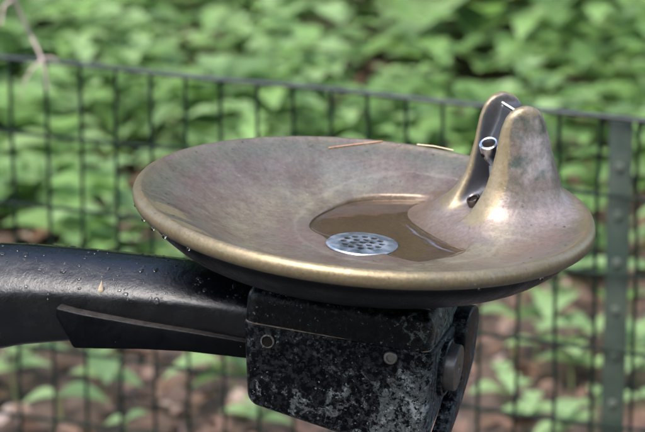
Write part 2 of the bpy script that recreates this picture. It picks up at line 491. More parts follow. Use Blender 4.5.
# the wood beyond (seen only as reflections and from the side)
rngT = np.random.default_rng(5)
def tree(x, y, H, Rc, label):
    r = empty('tree', (x, y, 0)); tag(r, label, 'tree', 'trees around the path')
    bm = bmesh.new()
    tube(bm, [(0, 0, -.2), (.1, 0, H * .3), (.0, .1, H * .6), (.1, 0, H * .9)], [.22, .17, .12, .04], 10)
    for k in range(9):
        a = k * 2.4; z = H * (.3 + .06 * k)
        tube(bm, [(0, 0, z), (math.cos(a) * Rc * .4, math.sin(a) * Rc * .4, z + .5), (math.cos(a) * Rc * .75, math.sin(a) * Rc * .75, z + .7)], [.07, .045, .015], 6)
    bm_obj('trunk', bm, M_bark, r)
    sp = []
    cl = [(np.array([rngT.normal(0, Rc * .45), rngT.normal(0, Rc * .45), H * rngT.uniform(.12, 1.0)]), rngT.uniform(.4, .9)) for _ in range(60)]
    for c, q in cl:
        t0 = rngT.uniform(.1, .8)
        for _ in range(70):
            p = c + rngT.normal(0, q * .5, 3)
            d = rngT.normal(0, 1, 3)
            dd = math.hypot(x + p[0], y + p[1] + 2.25)
            if y > 5 and abs((x + p[0]) / dd - .018) < .019 + .005 * math.sin(p[2] * 5) and abs((p[2] - .9) / dd - .300) < .030: continue
            sp.append((p, d, np.array([.1, 0, 1.]), .46, .38, .3, float(np.clip(t0 + rngT.normal(0, .15), 0, 1))))
    leaf_obj('crown', sp, M_wood_leaf, r)
TREES = ['outermost leafy tree far off to the left behind the undergrowth', 'tall leafy tree second from the left behind the undergrowth', 'lower leafy tree left of the centre far behind the undergrowth', 'tall leafy tree right of the centre far behind the undergrowth', 'leafy tree second from the right far behind the undergrowth', 'outermost leafy tree far off to the right behind the undergrowth']
for i, (x, y, H, Rc) in enumerate([(-7, 12.5, 10, 2.6), (-4.2, 13.6, 11, 2.8), (-1.6, 12.6, 9.5, 2.6), (1.2, 13.4, 11, 2.8), (4.0, 12.6, 10, 2.6), (6.8, 13.6, 10.5, 2.8)]):
    tree(x, y, H, Rc, TREES[i])
BACK = ['leafy tree behind the photographer, far to the left', 'leafy tree behind the photographer, left of the middle', 'leafy tree directly behind the photographer', 'leafy tree behind the photographer, right of the middle', 'leafy tree behind the photographer, far to the right', 'leafy tree beside the path, level with the fountain on the far left', 'leafy tree beside the path, level with the fountain on the far right']
for i, (x, y, H, Rc) in enumerate([(-8.5, -10.5, 7.5, 2.6), (-4.2, -12, 7.5, 2.6), (.3, -12.6, 7, 2.6), (4.8, -12, 7.5, 2.6), (9, -10, 7.5, 2.6), (-12, 2.5, 8, 2.6), (12, 2.5, 8, 2.6)]):  # unseen trees behind the camera added to block low sky light
    tree(x, y, H, Rc, BACK[i])

# ------------------------------------------------------------------ wire fence
FP = Vector((-.4416, 1.4372 - 0.0, 0)); 
def fence():
    ct, st = math.cos(R(17)), math.sin(R(17))
    def cw(px, py, dep):
        xc = (px - 322.5) / 3000 * dep; yc = (216 - py) / 3000 * dep
        return Vector((cam.location.x + xc, cam.location.y + dep * ct + yc * st, CAM_Z - dep * st + yc * ct))
    A = cw(10, 56, 3.92); B = cw(600, 116.5, 3.64)
    top = (A.z + B.z) / 2
    d = (B - A); d.z = 0; L = d.length; d.normalize()
    nrm = Vector((d.y, -d.x, 0))            # towards the camera
    step = L / 16.0                          # wires at px 10 ... 592
    root = empty('wire_fence', (A.x, A.y, 0))
    tag(root, 'low dark green welded wire fence standing behind the fountain', 'fence')
    def P(s, z, o=0): return d * s + nrm * o + Vector((0, 0, z))
    i0, i1 = -34, 50
    bm = bmesh.new()
    rs = .0027
    for i in range(i0, i1 + 1):
        w1 = rng.normal(0, .0011, 8)
        tube(bm, [P(i * step + w1[k], top * (1 - k / 7), .0) for k in range(8)], rs, 6)
    z = top - .0995
    while z > .02:
        pts = [P(i * step * 1.0, z + .0012 * math.sin(i * .7 + z * 30), rs * 1.6) for i in range(i0, i1 + 1)]
        tube(bm, pts, rs, 6)
        z -= .0995
    bm_obj('wire_mesh', bm, M_wire, root)
    bm = bmesh.new()
    tube(bm, [P(i * step, top + .001 * math.sin(i * .9), rs * 1.6) for i in range(i0, i1 + 1)], .0035, 8)
    bm_obj('top_wire', bm, M_topwire, root)
    # steel posts with rivets, behind the mesh
    for s in (16.50 * step, 16.50 * step - 1.55, 16.50 * step + 1.55):
        bm = bmesh.new()
        hw, th = .0148, .004
        ptop = top - .006
        sec = [(-hw, 0), (hw, 0), (hw, -th), (th / 2 + .001, -th), (th / 2 + .001, -.03), (-th / 2 - .001, -.03), (-th / 2 - .001, -th), (-hw, -th)]
        lo = [bm.verts.new(P(s + a, -.2, b - .006)) for a, b in sec]; hi = [bm.verts.new(P(s + a, ptop, b - .006)) for a, b in sec]
        for k in range(8): bm.faces.new((lo[k], lo[(k + 1) % 8], hi[(k + 1) % 8], hi[k]))
        bm.faces.new(hi); bm.faces.new(lo[::-1])
        bmesh.ops.bevel(bm, geom=bm.edges[:], offset=.0008, segments=2, affect='EDGES', profile=.5)
        po = bm_obj('post', bm, M_post, root)
        zz = ptop - .058
        while zz > .05:
            bm = bmesh.new()
            Mx = Matrix.Translation(P(s, zz, -.006)) @ Vector((0, 0, 1)).rotation_difference(nrm).to_matrix().to_4x4()
            lathe(bm, [(0.006, -.001), (.006, .002), (.0045, .0038), (0, .0045)], 16, Mx)
            bm_obj('rivet', bm, M_rivet, po)
            zz -= .0615
    return A, d, nrm, step, top, cw
A, fd, fn, fstep, ftop, cw = fence()

# dead twig caught on the fence
def twig():
    base = cw(41, 57, 3.86)
    r = empty('dead_twig', base)
    tag(r, 'thin forked greyish pink dead twig caught on the top wire at the far left', 'twig')
    def q(px, py, dep=3.86): return cw(px, py, dep) - base
    bm = bmesh.new()
    tube(bm, [q(6, -14, 3.80), q(14, -1, 3.82), q(22, 18, 3.84), q(31, 36), q(38, 50), q(42, 60)], [.0025, .0024, .0021, .0019, .0018, .0019], 8)
    bm_obj('main_stem', bm, M_twig, r)
    for pts, rad in (([q(42, 60), q(32, 69), q(25, 80), q(19, 100)], [.0016, .0014, .0011, .0007]),
                     ([q(42, 60), q(45, 70), q(46, 80), q(48, 91)], [.0014, .0011, .0009, .0006]),
                     ([q(42, 58), q(50, 57), q(58, 60)], [.0012, .001, .0008]),
                     ([q(14, -1, 3.82), q(4, 6, 3.82), q(1, 22, 3.82), q(-4, 34, 3.82)], [.0028, .0022, .0018, .0012])):
        bm = bmesh.new(); tube(bm, pts, rad, 7); bm_obj('side_shoot', bm, M_twig, r)
twig()

# ------------------------------------------------------------------ drinking fountain
TILT = .088
ROOTZ = .909
root = empty('drinking_fountain', (0, 0, ROOTZ), (0, TILT, 0))
tag(root, 'bronze drinking fountain basin with twin-plated bubbler guard on a black painted arm', 'drinking fountain')

# --- signed distance field of the cast basin and its bubbler guard
def smooth_curve(pts, n=8):
    """Catmull-Rom through pts"""
    P = [np.array(p, float) for p in pts]; out = []
    for i in range(len(P) - 1):
        p0 = P[max(i - 1, 0)]; p1 = P[i]; p2 = P[i + 1]; p3 = P[min(i + 2, len(P) - 1)]
        for k in range(n):
            t = k / n
            out.append(.5 * ((2 * p1) + (p2 - p0) * t + (2 * p0 - 5 * p1 + 4 * p2 - p3) * t * t + (-p0 + 3 * p1 - 3 * p2 + p3) * t ** 3))
    out.append(P[-1]); return out

inner = [(0, -.0322), (.03, -.0320), (.06, -.0315), (.085, -.0303), (.105, -.0273), (.123, -.0222), (.14, -.0155), (.156, -.0085), (.167, -.0044), (.1725, -.0018)]
bead = [(.1758, .0003), (.1792, -.0012), (.1814, -.0046), (.1816, -.0086), (.1800, -.0122)]
under = [(.1768, -.0143), (.1718, -.0160), (.1675, -.0225), (.160, -.0295), (.145, -.0395), (.12, -.0480), (.08, -.0545), (0, -.057)]
poly = smooth_curve(inner + bead + under, 6)
hullp = smooth_curve(bead[2:] + under, 5)
hull = [(0, .2), (.1821, .2)] + [(p[0] + .0004, p[1] - .0004) for p in hullp]

def poly_sdf(poly, rr, zz):
    P = np.array(poly); Q = np.roll(P, -1, 0)
    d2 = np.full(rr.shape, 1e9); ins = np.zeros(rr.shape, bool)
    for (ax, ay), (bx, by) in zip(P, Q):
        ex, ey = bx - ax, by - ay; L2 = ex * ex + ey * ey
        if L2 < 1e-14: continue
        on_axis = ax < 1e-6 and bx < 1e-6
        if not on_axis:
            t = np.clip(((rr - ax) * ex + (zz - ay) * ey) / L2, 0, 1)
            d2 = np.minimum(d2, (rr - ax - t * ex) ** 2 + (zz - ay - t * ey) ** 2)
        c = ((ay > zz) != (by > zz))
        with np.errstate(divide='ignore', invalid='ignore'):
            xi = (bx - ax) * (zz - ay) / (by - ay if by != ay else 1e-12) + ax
        ins ^= c & (rr < xi)
    d = np.sqrt(d2); return np.where(ins, -d, d)

TR, TZ = np.arange(0, .215, .0006), np.arange(-.075, .12, .0006)
gr, gz = np.meshgrid(TR, TZ, indexing='ij')
tabB = poly_sdf(poly, gr + 1e-7, gz).astype(np.float32)
tabH = poly_sdf(hull, gr + 1e-7, gz).astype(np.float32)
def look(tab, r, z):
    fr = np.clip(r / .0006, 0, len(TR) - 1.001); fz = np.clip((z + .075) / .0006, 0, len(TZ) - 1.001)
    i = fr.astype(np.int32); j = fz.astype(np.int32); a = fr - i; b = fz - j
    return (tab[i, j] * (1 - a) + tab[i + 1, j] * a) * (1 - b) + (tab[i, j + 1] * (1 - a) + tab[i + 1, j + 1] * a) * b
def sstep(a, b, x):
    t = np.clip((x - a) / (b - a), 0, 1); return t * t * (3 - 2 * t)
def smin(a, b, k):
    h = np.clip(.5 + .5 * (b - a) / k, 0, 1); return b * (1 - h) + a * h - k * h * (1 - h)
def smax(a, b, k): return -smin(-a, -b, k)

GZ = np.array([-.06, -.040, -.025, -.014, -.007, .001, .014, .042, .062, .071, .0755, .0785, .080])
GA = np.array([.085, .068, .058, .0510, .0455, .0408, .0350, .0272, .0228, .0195, .0160, .0115, .0055])
GB = np.array([.100, .080, .067, .0570, .0490, .0420, .0368, .0312, .0282, .0268, .0260, .0250, .0235])
SA_Z = np.array([-.04, .001, .021, .036, .043, .051, .061, .071, .1])
SA_A = np.array([-.004, -.007, -.011, -.0145, -.0135, -.009, -.0045, -.002, -.002])

def guard_sdf(x, y, z):
    a = (x - CX) * U[0] + (y - CY) * U[1]
    b = (x - CX) * U[1] - (y - CY) * U[0]
    a_raw = a
    a = a + .0065 * sstep(.01, .075, z)
    def q_at(a, b, z):
        Az = np.interp(z, GZ, GA); Bz = np.interp(z, GZ, GB)
        over = np.maximum(z - .080, 0) / .004
        p = 3.0
        return ((np.abs(a) / Az) ** p + (np.abs(b) / Bz) ** p) ** (1 / p) - 1 + over
    e = 5e-4
    f = q_at(a, b, z)
    gx = (q_at(a + e, b, z) - f) / e; gy = (q_at(a, b + e, z) - f) / e; gz_ = (q_at(a, b, z + e) - f) / e
    body = f / np.maximum(np.sqrt(gx * gx + gy * gy + gz_ * gz_), 1.5)
    wz = np.interp(z, [-.03, -.012, .008, .042, .077], [.012, .0135, .0150, .0158, .0168])
    a0 = np.interp(z, SA_Z, SA_A)
    zf = np.interp(a, [-.095, -.072, -.050, -.036, -.027, -.014, 0], [-.030, -.0235, -.0165, -.0095, -.003, .003, .006])
    slot = smax(smax(np.abs(b) - wz, a - a0, .003), (zf - z) * .75, .008)
    notch = smax(np.abs(b) - wz, (.0710 - z), .003)
    slot = np.minimum(slot, notch)
    return smax(body, -slot, .0055), slot, a, b

HOL = -.0342
def basin_sdf(x, y, z):
    r = np.sqrt(x * x + y * y)
    wr_ = 1 - sstep(.06, .15, r)
    zz = z - wr_ * (TILT * (x - .01))
    xs_ = x - wr_ * .016; ys_ = y - wr_ * .014
    d = look(tabB, np.sqrt(xs_ * xs_ + ys_ * ys_), zz)
    # shallow level hollow that holds the puddle; the drain straddles its near left edge
    hx, hy = (x - .030) / .070, (y - .026) / .086
    th = np.arctan2(hy, hx)
    e = (np.sqrt(hx * hx + hy * hy) - 1 - .018 * np.sin(3 * th + .6) - .012 * np.sin(7 * th)) * .066
    e = smax(e, -((x + .012) * .72 + (y + .006) * .69), .008)
    hol = smax(e, HOL + TILT * (x - .01) - z, .0016)
    return smax(d, -hol, .0022), r

def total_sdf(x, y, z):
    bs, r = basin_sdf(x, y, z)
    out = bs.copy()
    near = (np.abs(x - CX) < .13) & (np.abs(y - CY) < .14)
    g, slot, a, b = guard_sdf(x[near], y[near], z[near])
    out[near] = smin(bs[near], g, .020)
    return np.maximum(out, look(tabH, r, z))

def surface_nets(fun, lo, hi, h):
    ax = [np.arange(l, u, h, dtype=np.float32) for l, u in zip(lo, hi)]
    nx, ny, nz = map(len, ax)
    D = np.empty((nx, ny, nz), np.float32)
    for i0 in range(0, nx, 40):
        X, Y, Z = np.meshgrid(ax[0][i0:i0 + 40], ax[1], ax[2], indexing='ij')
        D[i0:i0 + 40] = fun(X, Y, Z)
    S = D < 0
    c = np.zeros((nx - 1, ny - 1, nz - 1), np.int8)
    for dx in (0, 1):
        for dy in (0, 1):
            for dz in (0, 1):
                c += S[dx:nx - 1 + dx, dy:ny - 1 + dy, dz:nz - 1 + dz]
    act = (c > 0) & (c < 8)
    idx = np.argwhere(act)
    vid = -np.ones(act.shape, np.int64); vid[act] = np.arange(len(idx))
    acc = np.zeros((len(idx), 3)); cn = np.zeros(len(idx))
    corners = [(0, 0, 0), (1, 0, 0), (0, 1, 0), (1, 1, 0), (0, 0, 1), (1, 0, 1), (0, 1, 1), (1, 1, 1)]
    for p in range(8):
        for k in range(3):
            if corners[p][k] == 0:
                q = list(corners[p]); q[k] = 1
                d0 = D[idx[:, 0] + corners[p][0], idx[:, 1] + corners[p][1], idx[:, 2] + corners[p][2]].astype(float)
                d1 = D[idx[:, 0] + q[0], idx[:, 1] + q[1], idx[:, 2] + q[2]].astype(float)
                m = (d0 < 0) != (d1 < 0)
                t = np.where(m, d0 / np.where(m, d0 - d1, 1), 0)
                pt = np.tile(np.array(corners[p], float), (len(idx), 1)); pt[:, k] += t
                acc[m] += pt[m]; cn[m] += 1
    V = (idx + acc / cn[:, None]) * h + np.array(lo)
    F = []
    for k in range(3):
        sl0 = [slice(None)] * 3; sl1 = [slice(None)] * 3
        sl0[k] = slice(0, -1); sl1[k] = slice(1, None)
        ch = S[tuple(sl0)] != S[tuple(sl1)]
        e = np.argwhere(ch)
        u, v = (k + 1) % 3, (k + 2) % 3
        ok = (e[:, u] > 0) & (e[:, v] > 0) & (e[:, u] < act.shape[u]) & (e[:, v] < act.shape[v])
        e = e[ok]
        def cell(du, dv):
            q = e.copy(); q[:, u] -= du; q[:, v] -= dv
            return vid[q[:, 0], q[:, 1], q[:, 2]]
        f = np.stack([cell(1, 1), cell(0, 1), cell(0, 0), cell(1, 0)], 1)
        flip = ~S[e[:, 0], e[:, 1], e[:, 2]]
        f[flip] = f[flip][:, ::-1]
        F.append(f)
    return V, np.concatenate(F)

HV = .00125
V, F = surface_nets(total_sdf, (-.186, -.186, -.060), (.187, .187, .094), HV)
# normals straight from the field
def field_normals(V):
    e = 6e-4; G = []
    for k in range(3):
        A1 = V.copy(); A1[:, k] += e; A2 = V.copy(); A2[:, k] -= e
        G.append(total_sdf(*[A1[:, i].astype(np.float64) for i in range(3)]) - total_sdf(*[A2[:, i].astype(np.float64) for i in range(3)]))
    G = np.stack(G, 1); return G / (np.linalg.norm(G, axis=1)[:, None] + 1e-12)
for _ in range(2):                       # pull the vertices onto the exact surface
    G = field_normals(V); d = total_sdf(V[:, 0], V[:, 1], V[:, 2])
    V = V - G * np.clip(d, -HV, HV)[:, None] * .8
e1 = V[F[:, 2]] - V[F[:, 0]]; e2 = V[F[:, 3]] - V[F[:, 1]]
fnv = np.cross(e1, e2); Nv = np.zeros_like(V)
for k in range(4): np.add.at(Nv, F[:, k], fnv)
Nv /= np.linalg.norm(Nv, axis=1)[:, None] + 1e-12
for _ in range(3):                       # light smoothing of the normals
    acc = Nv.copy()
    for k in range(4): np.add.at(acc, F[:, k], Nv[F[:, (k + 1) % 4]])
    Nv = acc / (np.linalg.norm(acc, axis=1)[:, None] + 1e-12)
# wear on the leading edges of the two guard plates, darker tone inside the slot
aV = (V[:, 0] - CX) * U[0] + (V[:, 1] - CY) * U[1]; bV = (V[:, 0] - CX) * U[1] - (V[:, 1] - CY) * U[0]
AzV = np.interp(V[:, 2], GZ, GA)
_, slotV, _, _ = guard_sdf(V[:, 0], V[:, 1], V[:, 2])
face_a = np.clip(-(Nv[:, 0] * U[0] + Nv[:, 1] * U[1]), 0, 1)
aV = aV + .0065 * sstep(.01, .075, V[:, 2])
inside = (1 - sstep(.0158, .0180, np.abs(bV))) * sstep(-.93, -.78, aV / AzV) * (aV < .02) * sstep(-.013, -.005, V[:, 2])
worn = sstep(-.026, -.004, V[:, 2]) * sstep(.50, .80, -aV / AzV) * (1 - sstep(.010, .018, np.abs(np.abs(bV) - .0210)))
topw = sstep(.070, .0765, V[:, 2]) * .9
worn = np.clip(np.maximum(worn, topw), 0, 1) * (1 - inside * .9)
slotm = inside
r_f = np.hypot(*V[F].mean(1)[:, :2].T); z_f = V[F].mean(1)[:, 2]; c_f = V[F].mean(1)
nz_f = fnv[:, 2] / (np.linalg.norm(fnv, axis=1) + 1e-15)
bs_f = basin_sdf(c_f[:, 0], c_f[:, 1], c_f[:, 2])[0]
is_guard = bs_f > .0022
is_rim = (~is_guard) & (r_f > .167) & (z_f > -.0141)
is_under = (~is_guard) & (~is_rim) & ((nz_f < 0) | (z_f < -.0395))
is_bowl = ~(is_guard | is_rim | is_under)

def sub_mesh(name, mask, m, parent):
    f = F[mask]; used, inv = np.unique(f, return_inverse=True); f = inv.reshape(-1, 4)
    v = V[used]
    me = bpy.data.meshes.new(name)
    me.vertices.add(len(v)); me.vertices.foreach_set('co', v.astype(np.float32).ravel())
    me.loops.add(f.size); me.loops.foreach_set('vertex_index', f.astype(np.int32).ravel())
    me.polygons.add(len(f)); me.polygons.foreach_set('loop_start', np.arange(0, f.size, 4, dtype=np.int32))
    me.update(calc_edges=True)
    for nm, arr in (('worn', worn), ('slot', slotm)):
        at = me.attributes.new(nm, 'FLOAT', 'POINT'); at.data.foreach_set('value', arr[used].astype(np.float32))
    o = link(name, me, m, parent)
    me.normals_split_custom_set_from_vertices([tuple(x) for x in Nv[used]])
    return o
basin_o = sub_mesh('basin', is_bowl, M_bronze, root)
sub_mesh('rim', is_rim, M_bronze, basin_o)
sub_mesh('bubbler_guard', is_guard, M_bronze, basin_o)
sub_mesh('underside', is_under, M_under, basin_o)

# --- height of the bowl at a point (for things that lie in it)
def bowl_z(x, y):
    zs = np.linspace(.0, -.05, 400)
    d = total_sdf(np.full(400, float(x)), np.full(400, float(y)), zs)
    k = np.argmax(d < 0); return float(zs[k])

# --- drain strainer with real holes
def drain():
    cx, cy = .001, -.014
    z0 = bowl_z(cx - .02, cy - .01) + .0004
    bm = bmesh.new()
    lathe(bm, [(0, -.0005), (.0284, -.0005), (.0290, .0006), (.0277, .0017), (.017, .0022), (0, .0022)], 64)
    me = bpy.data.meshes.new('strainer'); bmesh.ops.recalc_face_normals(bm, faces=bm.faces); bm.to_mesh(me); bm.free()
    ob = bpy.data.objects.new('strainer_tmp', me); col.objects.link(ob)
    bm = bmesh.new()
    pts = [(0, 0)] + [(.0077 * math.cos(k * math.pi / 3), .0077 * math.sin(k * math.pi / 3)) for k in range(6)]
    pts += [(.0150 * math.cos(k * math.pi / 6 + .26), .0150 * math.sin(k * math.pi / 6 + .26)) for k in range(12)]
    for (hx, hy) in pts:
        lathe(bm, [(0, -.004), (.0027, -.004), (.0027, .006), (0, .006)], 16, Matrix.Translation((hx, hy, 0)))
    bmesh.ops.recalc_face_normals(bm, faces=bm.faces)
    mc = bpy.data.meshes.new('cut'); bm.to_mesh(mc); bm.free(); oc = bpy.data.objects.new('cut', mc); col.objects.link(oc)
    md = ob.modifiers.new('b', 'BOOLEAN'); md.object = oc; md.operation = 'DIFFERENCE'; md.solver = 'EXACT'
    dg = bpy.context.evaluated_depsgraph_get(); dg.update()
    me2 = bpy.data.meshes.new_from_object(ob.evaluated_get(dg))
    bpy.data.objects.remove(ob); bpy.data.objects.remove(oc)
    o = link('drain_strainer', me2, M_steel, basin_o, smooth=False)
    o.location = (cx, cy, z0 + .0008); o.rotation_euler = (0, R(-1.5), R(8))
    bm = bmesh.new(); lathe(bm, [(0, 0), (.0188, 0), (.0188, .0002), (0, .0002)], 32)
    s = bm_obj('sump', bm, M_dark, o); s.location = (0, 0, .0011)  # dark disc painting the shade seen through the strainer holes
drain()

# --- puddle: level sheet of water cut to the hollow of the bowl
def puddle(level, c=(.030, .026)):
    h = .0008
    gx = np.arange(-.075, .125, h); gy = np.arange(-.080, .130, h)
    X, Y = np.meshgrid(gx, gy, indexing='ij')
    Zl = level + TILT * (X - c[0])
    D = total_sdf(X, Y, Zl)
    ok = D > -.0009
    cell = ok[:-1, :-1] | ok[1:, :-1] | ok[:-1, 1:] | ok[1:, 1:]
    cell &= (np.hypot(X, Y)[:-1, :-1] < .135)
    # keep only the pool connected with its own middle
    seed = np.zeros_like(cell); i0 = int((c[0] - gx[0]) / h); j0 = int((c[1] - gy[0]) / h); seed[i0, j0] = True
    for _ in range(500):
        g = seed.copy()
        g[1:] |= seed[:-1]; g[:-1] |= seed[1:]; g[:, 1:] |= seed[:, :-1]; g[:, :-1] |= seed[:, 1:]
        g &= cell
        if (g == seed).all(): break
        seed = g
    men = .0007 * np.exp(-np.clip(D, 0, 1) / .0013)          # meniscus along the metal
    wob = .000014 * np.sin(X * 310 + Y * 120) * np.cos(Y * 260)
    idx = -np.ones(X.shape, int); V2 = []; F2 = []
    us = np.zeros(X.shape, bool)
    for di in (0, 1):
        for dj in (0, 1): us[di:di + seed.shape[0], dj:dj + seed.shape[1]] |= seed
    pts = np.argwhere(us)
    for k, (i, j) in enumerate(pts):
        idx[i, j] = k; V2.append((X[i, j], Y[i, j], Zl[i, j] + men[i, j] + wob[i, j]))
    n = len(V2)
    V2 += [(x, y, level + TILT * (x - c[0]) - .006) for x, y, z in V2]
    E = {}
    for i, j in np.argwhere(seed):
        q = (idx[i, j], idx[i + 1, j], idx[i + 1, j + 1], idx[i, j + 1])
        F2.append(q); F2.append(tuple(v + n for v in q[::-1]))
        for u, v in zip(q, q[1:] + q[:1]): E[(u, v)] = 1
    for (u, v) in E:
        if (v, u) not in E: F2.append((v, u, u + n, v + n))
    o = link('puddle', mesh_np('puddle', V2, F2), M_water)
    o.matrix_world = Matrix.Translation((0, 0, ROOTZ)) @ Matrix.Rotation(TILT, 4, 'Y')
    tag(o, 'shallow pool of brownish water lying in the bronze basin beside the drain', 'water')
LEVEL = HOL + TILT * (.030 - .01) + .0017
puddle(LEVEL)

# --- nozzle and its little waste hole inside the slot
def gl(a, b, z): return Vector((CX + U[0] * a + U[1] * b, CY + U[1] * a - U[0] * b, z))
def nozzle():
    bm = bmesh.new()
    nz = Vector((-.30, -.42, 1)).normalized()
    Mx = Matrix.Translation(gl(-.0205, .0, .0290)) @ Matrix.Scale(1.05, 4) @ Vector((0, 0, 1)).rotation_difference(nz).to_matrix().to_4x4()
    lathe(bm, [(0, -.004), (.0028, -.004), (.0038, .0), (.0060, .005), (.0072, .011), (.0075, .0165), (.0073, .0180), (.0064, .0187), (.0052, .0183), (.0046, .015), (0, .0125)], 40, Mx)
    o = bm_obj('nozzle', bm, M_chrome, root)
    bm = bmesh.new()
    lathe(bm, [(0, .0), (.0046, 0), (.0046, .0006), (0, .0006)], 24, Mx @ Matrix.Translation((0, 0, .0145)))
    for ang in (215,):
        d = Matrix.Rotation(R(ang), 4, 'Z') @ Matrix.Translation((.0070, 0, .0105)) @ Matrix.Rotation(R(90), 4, 'Y')
        lathe(bm, [(0, 0), (.0016, 0), (.0016, .0008), (0, .0008)], 16, Mx @ d)
    bm_obj('jet_hole', bm, M_dark, o)
    bm = bmesh.new()
    tube(bm, [gl(-.0205, 0, .031), gl(-.018, .0, .014), gl(-.015, 0, -.002)], [.0032, .003, .003], 14)
    bm_obj('feed_pipe', bm, M_steel, o)
    bm = bmesh.new()
    Mx = Matrix.Translation(gl(-.0320, -.002, -.0035)) @ Vector((0, 0, 1)).rotation_difference(Vector((-.45, -.25, .85)).normalized()).to_matrix().to_4x4()
    lathe(bm, [(.0034, .001), (.0038, .0026), (.0048, .0032), (.0058, .0020), (.0060, -.002)], 28, Mx)
    w_ = bm_obj('waste_ring', bm, metal_mat('dull_brass', (.16, .13, .12), .3), root)
    bm = bmesh.new(); lathe(bm, [(0, .0005), (.0034, .0005), (.0034, .0010), (0, .0010)], 20, Mx); bm_obj('waste_hole', bm, M_dark, w_)
    bm = bmesh.new(); tube(bm, [gl(-.0085, -.0165, .0728), gl(-.0085, .0165, .0728)], .0009, 10); bm_obj('cross_bar', bm, plain_mat('pale_bar', (.55, .56, .56), (.7, .7, .68), 200, .4), root)  # pale bar painting the skylight caught by the back wall's top edge
nozzle()

# --- housing box below the basin
YAW = R(-15)
SEAM = -.095
BX = Matrix.Rotation(YAW, 4, 'Z') @ Matrix.Translation((0, -.0625, SEAM))   # box coordinates: x along the front, y depth from the front, z from the seam
def hexa(bm, cols, M=BX):
    """cols: rows of (x, y, zlow, zhigh) on a 2 x n plan; rows listed left then right for each y"""
    lo, hi = [], []
    for row in cols:
        lo.append([bm.verts.new(M @ Vector((x, y, a))) for x, y, a, b in row]); hi.append([bm.verts.new(M @ Vector((x, y, b))) for x, y, a, b in row])
    n = len(cols)
    for i in range(n - 1):
        bm.faces.new((lo[i][0], lo[i][1], lo[i + 1][1], lo[i + 1][0])); bm.faces.new((hi[i][0], hi[i][1], hi[i + 1][1], hi[i + 1][0]))
        bm.faces.new((lo[i][0], lo[i + 1][0], hi[i + 1][0], hi[i][0])); bm.faces.new((lo[i][1], lo[i + 1][1], hi[i + 1][1], hi[i][1]))
    bm.faces.new((lo[0][0], lo[0][1], hi[0][1], hi[0][0])); bm.faces.new((lo[-1][0], lo[-1][1], hi[-1][1], hi[-1][0]))
HXL, HXR = -.0745, .0785
def rounded_box(rows, off, seg, cut):
    bm = bmesh.new(); hexa(bm, rows)
    bmesh.ops.recalc_face_normals(bm, faces=bm.faces)
    bmesh.ops.bevel(bm, geom=[e for e in bm.edges if e.calc_face_angle(0) > .3], offset=off, segments=seg, affect='EDGES', profile=.5, clamp_overlap=True)
    if cut:
        bmesh.ops.bisect_plane(bm, geom=bm.verts[:] + bm.edges[:] + bm.faces[:], plane_co=(0, 0, cut), plane_no=(0, 0, 1), clear_outer=True)
        es = [e for e in bm.edges if len(e.link_faces) == 1]
        f = bmesh.ops.contextual_create(bm, geom=es)
        bmesh.ops.recalc_face_normals(bm, faces=bm.faces)
        es = [e for e in bm.edges if all(abs(v.co.z - cut) < 1e-5 for v in e.verts)]
        bmesh.ops.bevel(bm, geom=es, offset=.0014, segments=3, affect='EDGES', profile=.5, clamp_overlap=True)
    return bm
bm = rounded_box([[(HXL, 0, -.070, .03), (HXR, 0, -.092, .03)], [(HXL, .122, -.040, .03), (HXR, .122, -.040, .03)]], .009, 6, SEAM - .0006)
for v in bm.verts:
    if v.co.x < .02: v.co.x += max(0, SEAM - v.co.z) * .12
box_o = bm_obj('housing', bm, M_chip, root)
bm = rounded_box([[(HXL + .0007, .0012, -.020, .0275), (HXR - .003, .0012, -.020, .0275)], [(HXL + .0007, .119, -.020, .0335), (HXR - .003, .119, -.020, .0335)]], .0095, 7, 0)
bm_obj('housing_lid', bm, M_cap, root)
# thin rusty gasket line at the seam
bm = rounded_box([[(HXL + .0001, -.0002, -.006, .0300), (HXR - .002, .0006, -.006, .0300)], [(HXL + .0003, .120, -.006, .0300), (HXR - .002, .120, -.006, .0300)]], .0094, 6, SEAM + .0006)
bmesh.ops.bisect_plane(bm, geom=bm.verts[:] + bm.edges[:] + bm.faces[:], plane_co=(0, 0, SEAM - .0010), plane_no=(0, 0, -1), clear_outer=True)
bm_obj('seam_gasket', bm, plain_mat('rusty_seam', (.03, .024, .02), (.22, .16, .11), 110, .8), root)
# neck between lid and basin
bm = bmesh.new(); lathe(bm, [(.052, -.045), (.046, -.052), (.044, -.062)], 48); bm_obj('neck', bm, M_under, root)

def boxp(x, y, z): return BX @ Vector((x, y, z))
# flange on the right side of the housing
bm = bmesh.new()
prof = smooth_curve([(.082, -.016), (.082, -.003), (.088, .005), (.104, .008), (.121, .004), (.1305, -.006), (.131, -.030), (.127, -.045), (.108, -.062), (.082, -.078), (.046, -.092), (.014, -.102)], 4)
prof += [(.016, -.090), (.052, -.072), (.074, -.060), (.082, -.045)]
f0 = [bm.verts.new(boxp(HXR - .002, a, b)) for a, b in prof]; f1 = [bm.verts.new(boxp(HXR + .0095, a, b)) for a, b in prof]
n_ = len(prof)
for k in range(n_): bm.faces.new((f0[k], f0[(k + 1) % n_], f1[(k + 1) % n_], f1[k]))
bm.faces.new(f1); bm.faces.new(f0[::-1])
bmesh.ops.recalc_face_normals(bm, faces=bm.faces)
bmesh.ops.bevel(bm, geom=[e for e in bm.edges if all(v in f1 for v in e.verts)], offset=.002, segments=3, affect='EDGES', profile=.5)
bm_obj('side_flange', bm, M_flange, root)
